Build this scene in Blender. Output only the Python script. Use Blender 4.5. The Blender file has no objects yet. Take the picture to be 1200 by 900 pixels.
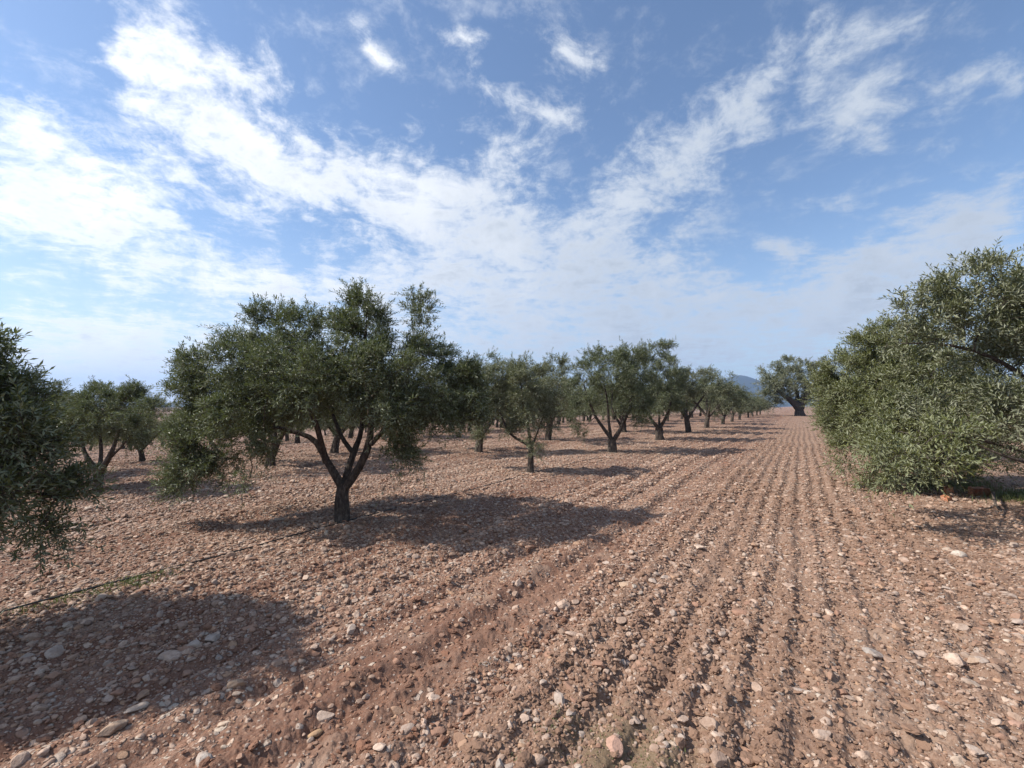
import bpy, math, random
import numpy as np
from mathutils import Vector, Matrix

sc = bpy.context.scene
COL = sc.collection
R = math.radians
rng = np.random.default_rng(11)

# ------------------------------------------------------------------ view geometry
F, CX, YH, H = 520.0, 600.0, 474.0, 1.70          # focal length / horizon of the 1200x900 photograph, eye height
TH = math.atan((938 - CX) / F)                     # direction of the olive rows
ST, CT = math.sin(TH), math.cos(TH)

def uv2xy(u, v):                                   # u across the rows, v along them
    return u * CT + v * ST, -u * ST + v * CT
def xy2uv(x, y):
    return x * CT - y * ST, x * ST + y * CT
def gp(px, py):                                    # ground point seen at a pixel
    y = F * H / (py - YH)
    return (px - CX) / F * y, y
def p3(px, py, y):                                 # point at distance y seen at a pixel
    return np.array([(px - CX) / F * y, y, H + (YH - py) / F * y])

# ------------------------------------------------------------------ numpy noise
def h2(ix, iy, seed):
    n = (ix.astype(np.int64) * 374761393 + iy.astype(np.int64) * 668265263 + seed * 1442695041) & 0xFFFFFFFF
    n = ((n ^ (n >> 13)) * 1274126177) & 0xFFFFFFFF
    n = (n ^ (n >> 16)) * 2246822519 & 0xFFFFFFFF
    return ((n ^ (n >> 15)) & 0xFFFFFF) / float(0x1000000)
def vn(x, y, seed=0):
    ix, iy = np.floor(x), np.floor(y)
    fx, fy = x - ix, y - iy
    fx, fy = fx * fx * (3 - 2 * fx), fy * fy * (3 - 2 * fy)
    a, b = h2(ix, iy, seed), h2(ix + 1, iy, seed)
    c, d = h2(ix, iy + 1, seed), h2(ix + 1, iy + 1, seed)
    return a + (b - a) * fx + (c - a) * fy + (a - b - c + d) * fx * fy
def fbm(x, y, seed=0, o=4):
    s = np.zeros_like(x); a = 0.5; t = 0
    for i in range(o):
        s += a * vn(x * 2 ** i + 17.3 * i, y * 2 ** i - 9.1 * i, seed + i); t += a; a *= 0.5
    return s / t
def lumps(x, y, seed, cover=0.6):
    """rounded clods: height 0..1 from the nearest cell point, some cells empty"""
    ix, iy = np.floor(x), np.floor(y)
    best = np.zeros_like(x)
    for dx in (-1, 0, 1):
        for dy in (-1, 0, 1):
            cx, cy = ix + dx, iy + dy
            px = cx + 0.15 + 0.7 * h2(cx, cy, seed); py = cy + 0.15 + 0.7 * h2(cx, cy, seed + 1)
            r = 0.25 + 0.42 * h2(cx, cy, seed + 2)
            on = h2(cx, cy, seed + 3) < cover
            d2 = ((x - px) ** 2 + (y - py) ** 2) / (r * r)
            hh = np.where(on, np.sqrt(np.clip(1 - d2, 0, 1)) * r * 1.6, 0)
            best = np.maximum(best, hh)
    return best
def sstep(a, b, x):
    t = np.clip((x - a) / (b - a), 0, 1)
    return t * t * (3 - 2 * t)

def terrain(x, y):
    """the slow lie of the land"""
    u, v = xy2uv(x, y)
    z = -0.065 * np.clip(-u - 15, 0, 60) * sstep(15, 24, -u)
    z = z - 0.01 * np.clip(np.hypot(x, y) - 120, 0, 2000) * 0.3
    return z
def furrow_mask(u, v):
    return sstep(-1.9, -1.15, u) * (1 - sstep(1.1, 1.9, u))
def ground_h(x, y):
    u, v = xy2uv(x, y)
    r = np.hypot(x, y)
    z = terrain(x, y)
    z = z + 0.06 * (fbm(x * 0.35, y * 0.35, 3, 3) - 0.5)
    fm = furrow_mask(u, v)
    wob = 0.11 * (vn(v * 0.35, u * 0.5, 21) - 0.5) + 0.05 * (vn(v * 1.7, u * 1.3, 22) - 0.5)
    uu = u + wob
    fade = 0.38 + 0.66 * vn(v * 0.45, u * 1.9, 23)
    prof = np.sin(2 * np.pi * uu / 0.23)
    prof = np.sign(prof) * np.abs(prof) ** 0.75
    z = z + fm * fade * 0.029 * prof * (1 - 0.45 * sstep(0.0, 1.2, u))
    # broader, softer passes left of the furrows
    lm = sstep(-6.0, -4.5, u) * (1 - sstep(-1.9, -1.2, u))
    z = z + lm * 0.018 * np.sin(2 * np.pi * (u + wob * 1.2) / 0.29) * (0.2 + 1.1 * vn(v * 0.35, u * 1.2, 27))
    z = z + lm * 0.028 * np.sin(2 * np.pi * (u + wob * 1.8) / 0.62) * (0.5 + vn(v * 0.4, u, 24))
    lm2 = sstep(5.6, 7.0, -u)
    z = z + lm2 * 0.03 * np.sin(2 * np.pi * (u + wob * 2) / 1.1) * (0.4 + vn(v * 0.3, u, 25))
    # the ridge thrown up at the left border of the furrows
    rid = np.exp(-((uu + 1.28) / 0.17) ** 2)
    z = z + 0.045 * rid * (0.4 + 0.9 * vn(v * 0.8, u * 0.3, 26))
    # clods and crumbs
    near = 1 - sstep(14, 32, r)
    wx = x + 0.03 * (vn(x * 14, y * 14, 5) - 0.5); wy = y + 0.03 * (vn(x * 14, y * 14, 6) - 0.5)
    crumb = 0.55 + 0.45 * fm
    sm = sstep(0.55, 0.72, fbm(x * 0.8, y * 0.8, 41, 2)) * 0.7            # smoother, trodden spots
    ax, ay = gp(715, 872)
    tu, tv = xy2uv(ax, ay)
    tread = np.exp(-(((u - tu) / 0.20) ** 2 + ((v - tv) / 0.55) ** 2)); tread = np.maximum(tread, 0.8 * np.exp(-(((u - tu - 0.75) / 0.16) ** 2 + ((v - tv - 0.1) / 0.45) ** 2)))
    sm = np.maximum(sm, tread)
    q = crumb * (1 - sm)
    z = z + 0.030 * q * near * lumps(wx / 0.115, wy / 0.115, 51, 0.35)
    z = z + 0.020 * q * near * lumps(wx / 0.055, wy / 0.055, 61, 0.5)
    n2 = 1 - sstep(6, 13, r)
    z = z + 0.010 * q * n2 * lumps(wx / 0.026, wy / 0.026, 71, 0.6)
    z = z + 0.030 * (1 - 0.6 * sm) * near * (fbm(x * 9, y * 9, 81, 3) - 0.5)
    z = z + 0.012 * n2 * (fbm(x * 38, y * 38, 91, 2) - 0.5)
    return z

# ------------------------------------------------------------------ helpers
def mk_mesh(name, V, faces, mats, smooth=False, mat_idx=None, attrs=None):
    """faces: list of int arrays (k,3) or (k,4)"""
    me = bpy.data.meshes.new(name)
    V = np.asarray(V, np.float32)
    me.vertices.add(len(V)); me.vertices.foreach_set('co', V.ravel())
    fs = [np.asarray(f, np.int32) for f in faces if len(f)]
    tot = np.concatenate([np.full(len(f), f.shape[1], np.int32) for f in fs])
    loops = np.concatenate([f.ravel() for f in fs])
    me.loops.add(len(loops)); me.polygons.add(len(tot))
    me.loops.foreach_set('vertex_index', loops)
    st = np.zeros(len(tot), np.int32); st[1:] = np.cumsum(tot)[:-1]
    me.polygons.foreach_set('loop_start', st)
    for m in (mats if isinstance(mats, (list, tuple)) else [mats]):
        me.materials.append(m)
    if mat_idx is not None:
        me.polygons.foreach_set('material_index', np.asarray(mat_idx, np.int32))
    me.update(calc_edges=True)
    me.polygons.foreach_set('use_smooth', np.full(len(tot), smooth, dtype=bool))
    if attrs:
        for k, a in attrs.items():
            a = np.asarray(a, np.float32)
            if a.ndim == 1:
                at = me.attributes.new(k, 'FLOAT', 'POINT'); at.data.foreach_set('value', a)
            else:
                at = me.attributes.new(k, 'FLOAT_COLOR', 'POINT')
                at.data.foreach_set('color', np.hstack([a, np.ones((len(a), 1), np.float32)]).ravel())
    me.validate()
    return me
def link(name, me, parent=None, loc=(0, 0, 0)):
    o = bpy.data.objects.new(name, me); COL.objects.link(o)
    o.location = loc
    if parent is not None: o.parent = parent
    return o
def tag(o, label=None, cat=None, group=None, kind=None):
    if label: o['label'] = label
    if cat: o['category'] = cat
    if group: o['group'] = group
    if kind: o['kind'] = kind
    return o
def copy_tree(o, parent=None):
    c = o.copy(); COL.objects.link(c)
    if parent is not None: c.parent = parent
    for ch in list(o.children): copy_tree(ch, c)
    return c

def nt(name):
    m = bpy.data.materials.new(name); m.use_nodes = True
    t = m.node_tree; t.nodes.clear()
    return m, t
class N:
    """tiny node-building helper"""
    def __init__(s, t): s.t = t
    def n(s, typ, ins=None, **kw):
        d = s.t.nodes.new(typ)
        for k, v in kw.items(): setattr(d, k, v)
        for k, v in (ins or {}).items():
            if isinstance(v, bpy.types.NodeSocket): s.t.links.new(v, d.inputs[k])
            else: d.inputs[k].default_value = v
        return d
    def m(s, op, a, b=None, c=None, clamp=False):
        ins = {0: a}
        if b is not None: ins[1] = b
        if c is not None: ins[2] = c
        return s.n('ShaderNodeMath', ins, operation=op, use_clamp=clamp).outputs[0]
    def mix(s, f, a, b, blend='MIX'):
        d = s.n('ShaderNodeMix', data_type='RGBA', blend_type=blend)
        for sock, v in ((d.inputs[0], f), (d.inputs[6], a), (d.inputs[7], b)):
            if isinstance(v, bpy.types.NodeSocket): s.t.links.new(v, sock)
            else: sock.default_value = v if not isinstance(v, tuple) or len(v) == 4 else (*v, 1)
        return d.outputs[2]
    def ramp(s, f, stops, interp='LINEAR'):
        d = s.n('ShaderNodeValToRGB', {0: f}); cr = d.color_ramp; cr.interpolation = interp
        while len(cr.elements) < len(stops): cr.elements.new(0.5)
        for e, (p, c) in zip(cr.elements, stops):
            e.position = p; e.color = (*c, 1) if len(c) == 3 else c
        return d.outputs[0]
    def smooth(s, v, a, b):
        d = s.n('ShaderNodeMapRange', {0: v, 1: a, 2: b, 3: 0.0, 4: 1.0}, interpolation_type='SMOOTHSTEP')
        return d.outputs[0]

# ------------------------------------------------------------------ materials
STONES = [(0.44, 0.325, 0.25), (0.36, 0.255, 0.19), (0.50, 0.38, 0.295), (0.32, 0.195, 0.135), (0.38, 0.305, 0.25), (0.30, 0.17, 0.115), (0.45, 0.37, 0.295), (0.38, 0.24, 0.155)]

def soil_material():
    m, t = nt('stony_soil'); g = N(t)
    geo = g.n('ShaderNodeNewGeometry'); P = geo.outputs['Position']
    sep = g.n('ShaderNodeSeparateXYZ', {0: P})
    x, y = sep.outputs[0], sep.outputs[1]
    u = g.m('SUBTRACT', g.m('MULTIPLY', x, CT), g.m('MULTIPLY', y, ST))
    v = g.m('ADD', g.m('MULTIPLY', x, ST), g.m('MULTIPLY', y, CT))
    n1 = g.n('ShaderNodeTexNoise', {'Vector': P, 'Scale': 0.55, 'Detail': 5.0}).outputs[0]
    n2 = g.n('ShaderNodeTexNoise', {'Vector': P, 'Scale': 9.0, 'Detail': 6.0, 'Roughness': 0.65}).outputs[0]
    n3 = g.n('ShaderNodeTexNoise', {'Vector': P, 'Scale': 70.0, 'Detail': 4.0, 'Roughness': 0.7}).outputs[0]
    red, grey = (0.182, 0.083, 0.050), (0.222, 0.132, 0.086)
    fu = g.smooth(g.m('ADD', u, g.m('MULTIPLY', n1, 2.0)), -2.6, 1.2)
    c = g.mix(fu, red, grey)
    c = g.mix(g.smooth(n2, 0.35, 0.72), c, g.mix(0.5, c, (0.30, 0.20, 0.15)))
    c = g.mix(g.smooth(n3, 0.40, 0.75), c, (0.26, 0.185, 0.14))
    c = g.mix(g.m('MULTIPLY', g.smooth(n3, 0.52, 0.30), 0.6), c, (0.085, 0.052, 0.038))
    # strips that follow the rows: stonier and barer
    sv = g.n('ShaderNodeCombineXYZ', {0: u, 1: g.m('MULTIPLY', v, 0.09), 2: 0.0}).outputs[0]
    strip = g.n('ShaderNodeTexNoise', {'Vector': sv, 'Scale': 1.1, 'Detail': 3.0}).outputs[0]
    bare = g.smooth(strip, 0.50, 0.60)
    c = g.mix(g.m('MULTIPLY', bare, g.m('MULTIPLY', g.smooth(u, -0.8, -3.0), 0.65)), c, (0.135, 0.066, 0.044))
    n0 = g.n('ShaderNodeTexNoise', {'Vector': P, 'Scale': 1.7, 'Detail': 4.0, 'Roughness': 0.6}).outputs[0]
    c = g.mix(g.m('MULTIPLY', g.smooth(n0, 0.52, 0.68), 0.55), c, (0.30, 0.215, 0.16))
    c = g.mix(g.m('MULTIPLY', g.smooth(n0, 0.46, 0.34), 0.5), c, (0.12, 0.070, 0.050))
    # small stones too fine to be modelled
    w = g.n('ShaderNodeTexNoise', {'Vector': P, 'Scale': 14.0, 'Detail': 1.0})
    wp = g.n('ShaderNodeVectorMath', {0: P, 1: g.n('ShaderNodeVectorMath', {0: w.outputs[1], 'Scale': 0.03}, operation='SCALE').outputs[0]}, operation='ADD').outputs[0]
    stone_h = None
    left = g.smooth(u, -1.2, -4.5)
    for scale, lo, hi in ((46.0, 0.46, 0.30), (19.0, 0.42, 0.30), (11.0, 0.36, 0.28)):
        vo = g.n('ShaderNodeTexVoronoi', {'Vector': wp, 'Scale': scale})
        rc = g.n('ShaderNodeSeparateColor', {0: vo.outputs['Color']})
        amount = g.m('SUBTRACT', g.m('ADD', 0.34, g.m('MULTIPLY', left, 0.48)), g.m('MULTIPLY', bare, 0.34))
        on = g.smooth(g.m('SUBTRACT', amount, rc.outputs[0]), -0.03, 0.03)
        body = g.m('MULTIPLY', g.smooth(vo.outputs['Distance'], lo, hi), on)
        sc_ = g.ramp(rc.outputs[1], [(i / 8, s) for i, s in enumerate(STONES)], 'CONSTANT')
        c = g.mix(g.m('MULTIPLY', body, 0.92), c, sc_)
        bh = g.m('MULTIPLY', g.m('MULTIPLY', body, g.m('SUBTRACT', 1.0, vo.outputs['Distance'])), 0.35 / scale)
        stone_h = bh if stone_h is None else g.m('MAXIMUM', stone_h, bh)
    # a few greenish trodden spots
    ax, ay = gp(730, 872)
    d = g.n('ShaderNodeVectorMath', {0: P, 1: (ax, ay, 0)}, operation='DISTANCE').outputs[1]
    gs = g.m('MULTIPLY', g.smooth(g.m('ADD', d, g.m('MULTIPLY', n2, 0.7)), 0.85, 0.45), 0.45)
    c = g.mix(gs, c, (0.15, 0.125, 0.07))
    hgt = g.m('ADD', stone_h, g.m('ADD', g.m('MULTIPLY', n3, 0.008), g.m('MULTIPLY', n2, 0.02)))
    bump = g.n('ShaderNodeBump', {'Height': hgt, 'Strength': 0.9, 'Distance': 1.0}).outputs[0]
    b = g.n('ShaderNodeBsdfPrincipled', {'Base Color': c, 'Roughness': 0.95, 'Normal': bump})
    b.inputs['Specular IOR Level'].default_value = 0.15
    g.n('ShaderNodeOutputMaterial', {0: b.outputs[0]})
    return m

def stone_material(kind):
    m, t = nt('limestone_' + kind); g = N(t)
    if kind == 'scatter':
        base = g.n('ShaderNodeAttribute', attribute_name='tint').outputs['Color']
    else:
        base = g.n('ShaderNodeObjectInfo').outputs['Color']
    P = g.n('ShaderNodeNewGeometry').outputs['Position']
    n = g.n('ShaderNodeTexNoise', {'Vector': P, 'Scale': 45.0, 'Detail': 5.0, 'Roughness': 0.65}).outputs[0]
    n2 = g.n('ShaderNodeTexNoise', {'Vector': P, 'Scale': 12.0, 'Detail': 3.0}).outputs[0]
    c = g.mix(g.m('MULTIPLY', g.smooth(n, 0.42, 0.66), 0.42), base, (0.20, 0.12, 0.082))
    c = g.mix(g.m('MULTIPLY', g.smooth(n2, 0.45, 0.62), 0.38), c, (0.235, 0.145, 0.10))
    bump = g.n('ShaderNodeBump', {'Height': n, 'Strength': 0.5, 'Distance': 0.01}).outputs[0]
    b = g.n('ShaderNodeBsdfPrincipled', {'Base Color': c, 'Roughness': 0.85, 'Normal': bump})
    b.inputs['Specular IOR Level'].default_value = 0.25
    g.n('ShaderNodeOutputMaterial', {0: b.outputs[0]})
    return m

def leaf_material(name, top, top2, under):
    m, t = nt(name); g = N(t)
    rnd = g.n('ShaderNodeAttribute', attribute_name='tint').outputs['Fac']
    geo = g.n('ShaderNodeNewGeometry')
    c = g.mix(rnd, top, top2)
    un = g.mix(rnd, under, tuple(0.8 * q for q in under))
    c = g.mix(geo.outputs['Backfacing'], c, un)
    b = g.n('ShaderNodeBsdfPrincipled', {'Base Color': c, 'Roughness': 0.48})
    b.inputs['Specular IOR Level'].default_value = 0.32
    tr = g.n('ShaderNodeBsdfTranslucent', {0: g.mix(0.5, c, (top2[0] * 1.5, top2[1] * 1.6, top2[2]))})
    mx = g.n('ShaderNodeMixShader', {0: 0.22, 1: b.outputs[0], 2: tr.outputs[0]})
    g.n('ShaderNodeOutputMaterial', {0: mx.outputs[0]})
    return m

def bark_material():
    m, t = nt('olive_bark'); g = N(t)
    tc = g.n('ShaderNodeTexCoord').outputs['Object']
    mp = g.n('ShaderNodeMapping', {'Vector': tc, 'Scale': (1, 1, 0.3)}).outputs[0]
    n = g.n('ShaderNodeTexNoise', {'Vector': mp, 'Scale': 32.0, 'Detail': 5.0, 'Roughness': 0.7}).outputs[0]
    n2 = g.n('ShaderNodeTexNoise', {'Vector': tc, 'Scale': 5.0, 'Detail': 3.0}).outputs[0]
    c = g.ramp(n, [(0.3, (0.020, 0.015, 0.012)), (0.52, (0.070, 0.055, 0.045)), (0.72, (0.19, 0.158, 0.130))])
    c = g.mix(g.m('MULTIPLY', g.smooth(n2, 0.5, 0.7), 0.5), c, (0.10, 0.082, 0.068))
    bump = g.n('ShaderNodeBump', {'Height': n, 'Strength': 0.9, 'Distance': 0.02}).outputs[0]
    b = g.n('ShaderNodeBsdfPrincipled', {'Base Color': c, 'Roughness': 0.9, 'Normal': bump})
    b.inputs['Specular IOR Level'].default_value = 0.2
    g.n('ShaderNodeOutputMaterial', {0: b.outputs[0]})
    return m

def simple_material(name, c1, c2, scale=8.0, rough=0.8, bump=0.4):
    m, t = nt(name); g = N(t)
    tc = g.n('ShaderNodeTexCoord').outputs['Object']
    n = g.n('ShaderNodeTexNoise', {'Vector': tc, 'Scale': scale, 'Detail': 5.0, 'Roughness': 0.65}).outputs[0]
    c = g.mix(g.smooth(n, 0.35, 0.68), c1, c2)
    bp = g.n('ShaderNodeBump', {'Height': n, 'Strength': bump, 'Distance': 0.01}).outputs[0]
    b = g.n('ShaderNodeBsdfPrincipled', {'Base Color': c, 'Roughness': rough, 'Normal': bp})
    g.n('ShaderNodeOutputMaterial', {0: b.outputs[0]})
    return m

M_SOIL = soil_material()
M_STONE = stone_material('scatter'); M_STONE1 = stone_material('single')
M_BARK = bark_material()
M_LEAF = leaf_material('olive_leaf', (0.060, 0.080, 0.028), (0.128, 0.146, 0.054), (0.22, 0.24, 0.15))
M_LUSH = leaf_material('fresh_olive_leaf', (0.098, 0.118, 0.036), (0.200, 0.205, 0.072), (0.235, 0.25, 0.14))
M_GREY = leaf_material('grey_olive_leaf', (0.085, 0.100, 0.043), (0.168, 0.176, 0.082), (0.27, 0.28, 0.185))
M_GRASS = leaf_material('grass_blade', (0.09, 0.115, 0.035), (0.18, 0.195, 0.07), (0.13, 0.15, 0.055))
M_LITTER = leaf_material('dry_leaf', (0.16, 0.11, 0.07), (0.26, 0.22, 0.16), (0.30, 0.26, 0.21))
M_PIPE = simple_material('black_pipe', (0.012, 0.012, 0.012), (0.03, 0.028, 0.026), 20, 0.55, 0.1)
M_BRICK = simple_material('fired_clay', (0.38, 0.13, 0.06), (0.40, 0.24, 0.15), 14, 0.85, 0.5)
M_WOOD = simple_material('dead_wood', (0.06, 0.045, 0.035), (0.12, 0.095, 0.075), 40, 0.9, 0.6)
M_HILL = simple_material('wooded_hill', (0.020, 0.032, 0.018), (0.05, 0.055, 0.035), 0.02, 0.95, 0.0)

# ------------------------------------------------------------------ ground
def build_ground():
    fine = np.arange(-60, 60.001, 0.095)
    coarse = np.arange(63, 298, 3.0)
    az = np.radians(np.concatenate([fine, coarse]))
    rad = [0.3, 0.6, 0.9, 1.15, 1.4]
    while rad[-1] < 4200:
        r = rad[-1]
        rad.append(r + min(max(0.0058, r * r / 755 * 0.9), 0.05 * r))
    rad = np.array(rad)
    A, Rr = np.meshgrid(az, rad)
    x, y = (Rr * np.sin(A)).ravel(), (Rr * np.cos(A)).ravel()
    z = ground_h(x, y)
    na, nr = len(az), len(rad)
    V = np.stack([x, y, z], 1)
    V = np.vstack([V, [[0, 0, float(ground_h(np.zeros(1), np.zeros(1))[0])]]])
    i = np.arange(nr - 1)[:, None] * na; j = np.arange(na)[None, :]; j1 = (j + 1) % na
    q = np.stack([i + j, i + j1, i + na + j1, i + na + j], -1).reshape(-1, 4)[:, ::-1]
    c = len(V) - 1; jj = np.arange(na)
    tri = np.stack([np.full(na, c), (jj + 1) % na, jj], 1)
    me = mk_mesh('ground', V, [q, tri], M_SOIL, smooth=True)
    o = link('ground', me); tag(o, kind='structure')
    return o

# ------------------------------------------------------------------ stones
def ico(sub):
    t = (1 + 5 ** 0.5) / 2
    v = [(-1, t, 0), (1, t, 0), (-1, -t, 0), (1, -t, 0), (0, -1, t), (0, 1, t), (0, -1, -t), (0, 1, -t), (t, 0, -1), (t, 0, 1), (-t, 0, -1), (-t, 0, 1)]
    f = [(0, 11, 5), (0, 5, 1), (0, 1, 7), (0, 7, 10), (0, 10, 11), (1, 5, 9), (5, 11, 4), (11, 10, 2), (10, 7, 6), (7, 1, 8), (3, 9, 4), (3, 4, 2), (3, 2, 6), (3, 6, 8), (3, 8, 9), (4, 9, 5), (2, 4, 11), (6, 2, 10), (8, 6, 7), (9, 8, 1)]
    v = [np.array(p) / np.linalg.norm(p) for p in v]
    for _ in range(sub):
        mid = {}; nf = []
        def mp(a, b):
            k = (min(a, b), max(a, b))
            if k not in mid:
                p = v[a] + v[b]; v.append(p / np.linalg.norm(p)); mid[k] = len(v) - 1
            return mid[k]
        for a, b, c in f:
            ab, bc, ca = mp(a, b), mp(b, c), mp(c, a)
            nf += [(a, ab, ca), (b, bc, ab), (c, ca, bc), (ab, bc, ca)]
        f = nf
    return np.array(v), np.array(f)
def stone_shapes(sub, n, seed, angular=0.5, rough=1.0):
    """n unit stones: spheres cut by random planes, jittered"""
    r = np.random.default_rng(seed); out = []
    v0, f = ico(sub)
    for k in range(n):
        v = v0.copy()
        for _ in range(r.integers(6, 12)):
            nrm = r.normal(size=3); nrm /= np.linalg.norm(nrm)
            d = r.uniform(0.48, 0.86) if sub else r.uniform(0.55, 0.9)
            over = np.clip(v @ nrm - d, 0, None)
            v -= over[:, None] * nrm[None] * (0.55 + angular * 0.4)
        v *= 1 + rough * (0.06, 0.055, 0.022, 0.010)[sub] * r.normal(size=(len(v), 1))
        v *= np.array([r.uniform(0.85, 1.25), r.uniform(0.6, 0.95), r.uniform(0.42, 0.75)])
        out.append(v)
    return np.array(out), f

def stone_density(u, v, cls):
    left = sstep(-1.4, -4.0, u) if False else sstep(1.4, 4.5, -u)
    strip = vn(u * 0.9, v * 0.09, 300)
    far = 0.22 + 1.5 * sstep(0.3, 0.7, strip) + 0.5 * sstep(5.2, 6.5, -u)
    dl = np.array([1000, 560, 270, 40, 2.2])[cls]; df = np.array([560, 220, 80, 14, 0.9])[cls]
    dr = np.array([420, 190, 80, 16, 1.3])[cls]
    rt = sstep(0.8, 2.0, u)
    d = df + (dr - df) * rt
    d = d + (dl - d) * left
    patch = 0.35 + 1.3 * fbm(u * 0.7, v * 0.5, 310, 3)
    furrow = 1 + 0.5 * np.sin(2 * np.pi * u / 0.60) * (1 - left) * (u > -6)
    return d * far * patch * furrow

def build_stones():
    sizes = [(0.013, 0.020), (0.020, 0.033), (0.033, 0.055), (0.055, 0.090), (0.090, 0.140)]
    rmax = [7.5, 13, 23, 42, 60]
    dmax = [2400, 1300, 620, 160, 11]
    P, S = [], []
    for c in range(5):
        ang = R(58)
        n = int(dmax[c] * ang * (rmax[c] ** 2 - 1.3 ** 2))
        r = np.sqrt(rng.uniform(1.3 ** 2, rmax[c] ** 2, n)); a = rng.uniform(-ang, ang, n)
        x, y = r * np.sin(a), r * np.cos(a)
        u, v = xy2uv(x, y)
        keep = rng.random(n) < stone_density(u, v, c) / dmax[c]
        # thin out towards the far limit of each size so that no edge shows
        keep &= rng.random(n) < 1 - sstep(rmax[c] * 0.7, rmax[c], r)
        x, y = x[keep], y[keep]
        lo, hi = sizes[c]
        s = lo * (hi / lo) ** (rng.random(len(x)) ** 1.4)
        P.append(np.stack([x, y], 1)); S.append(s)
    P, S = np.vstack(P), np.concatenate(S); n_stone = len(P)
    # soil clods, thickest along the furrows
    PC, SC = [], []
    for lo, hi, rm, dens in ((0.014, 0.026, 8.0, 1100), (0.026, 0.045, 15, 420), (0.045, 0.085, 28, 70)):
        n = int(dens * R(58) * (rm ** 2 - 1.3 ** 2)); r = np.sqrt(rng.uniform(1.3 ** 2, rm ** 2, n)); a = rng.uniform(-R(58), R(58), n)
        x, y = r * np.sin(a), r * np.cos(a); u, v = xy2uv(x, y)
        k = np.clip(0.22 + 0.9 * furrow_mask(u, v) * (0.35 + 0.65 * (np.sin(2 * np.pi * u / 0.23) > 0)), 0, 1) * np.clip(2.2 * fbm(u * 1.1, v * 0.8, 320, 3) - 0.45, 0.05, 1) * (1 - sstep(rm * .7, rm, r))
        bx_, by_ = gp(715, 872); k = k * (1 - 0.8 * np.exp(-(((x - bx_) / 0.3) ** 2 + ((y - by_) / 0.22) ** 2)))
        ok = rng.random(n) < k
        PC.append(np.stack([x, y], 1)[ok]); SC.append(lo * (hi / lo) ** rng.random(int(ok.sum())))
    P = np.vstack([P] + PC); S = np.concatenate([S] + SC); isclod = np.arange(len(P)) >= n_stone
    # no stone on the trodden bare spot nor in the trunks
    app = S / np.hypot(P[:, 0], P[:, 1])
    inframe = (np.abs(P[:, 0] / P[:, 1]) < 1.12) & (P[:, 1] > 1.9)
    order = np.argsort(-np.where(inframe & ~isclod, app, 0))
    big = order[:282]; rest = order[282:]
    # the rest as one mass
    V, Fs, T = [], [], []; off = 0
    cols = np.array(STONES); w = np.array([.2, .2, .10, .14, .14, .10, .035, .085]); w /= w.sum()
    Pr, Sr, Cr = P[rest], S[rest], isclod[rest]
    ap = app[rest]
    for sub, sel, nv in ((2, ap > 0.016, 14), (1, (ap <= 0.016) & (ap > 0.006), 16), (0, ap <= 0.006, 12)):
        shp, f = stone_shapes(sub, nv, 500 + sub)
        shp = np.concatenate([shp, stone_shapes(sub, nv, 600 + sub, 0.8, (2.0, 2.4, 3.2)[sub])[0]])
        p, s, cl = Pr[sel], Sr[sel], Cr[sel]; n = len(p)
        if n == 0: continue
        k = rng.integers(0, nv, n) + nv * cl
        v = shp[k] * (s * 0.5)[:, None, None]
        a = rng.uniform(0, 2 * np.pi, n); ca, sa = np.cos(a), np.sin(a)
        tl = rng.normal(0, 0.28, n)
        y1 = v[:, :, 1] * np.cos(tl)[:, None] - v[:, :, 2] * np.sin(tl)[:, None]
        z1 = v[:, :, 1] * np.sin(tl)[:, None] + v[:, :, 2] * np.cos(tl)[:, None]
        x2 = v[:, :, 0] * ca[:, None] - y1 * sa[:, None]; y2 = v[:, :, 0] * sa[:, None] + y1 * ca[:, None]
        gz = ground_h(p[:, 0], p[:, 1]) + s * rng.uniform(0.02, 0.16, n)
        v = np.stack([x2 + p[:, 0:1], y2 + p[:, 1:2], z1 + gz[:, None]], -1)
        V.append(v.reshape(-1, 3))
        Fs.append((f[None] + (off + np.arange(n) * shp.shape[1])[:, None, None]).reshape(-1, 3)); off += n * shp.shape[1]
        t = cols[rng.choice(8, n, p=w)] * rng.uniform(0.80, 1.22, (n, 1))
        u = xy2uv(p[:, 0], p[:, 1])[0]
        soil = np.where(u[:, None] > -1.5, [[0.226, 0.137, 0.091]], [[0.196, 0.096, 0.059]])
        mixf = rng.random((n, 1)) ** 0.7 * 0.72
        mixf *= ((1 - 0.55 * sstep(0.02, 0.05, s)) * (1 - 0.35 * sstep(4.8, 6.0, -xy2uv(p[:, 0], p[:, 1])[0])))[:, None]
        t = t * (1 - mixf) + soil * mixf
        t = np.where(cl[:, None], soil * rng.uniform(0.7, 1.15, (n, 1)), t)
        T.append(np.repeat(t, shp.shape[1], axis=0))
    me = mk_mesh('loose_stones', np.vstack(V), [np.vstack(Fs)], M_STONE, smooth=False, attrs={'tint': np.vstack(T)})
    o = link('loose_stones', me)
    tag(o, 'mass of small pale pebbles and clods covering the ploughed field', 'stones', kind='stuff')
    # the largest as single stones
    shp, f = stone_shapes(3, 12, 900, 1.05, 1.3)
    meshes = [mk_mesh('field_stone', s * 0.5, [f], M_STONE1, smooth=False) for s in shp]
    WHITE, CREAM, BUFF, TAN, OCHRE, PINK, BROWN, GREY = (.47, .40, .33), (.44, .34, .255), (.41, .30, .215), (.36, .25, .17), (.42, .27, .145), (.44, .27, .20), (.25, .155, .105), (.40, .345, .295)
    ROUND, LONG, FLAT, TALL = (1, 1, 1.05), (1.3, .9, .9), (1.15, 1.1, .85), (.8, .85, 1.3)
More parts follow.
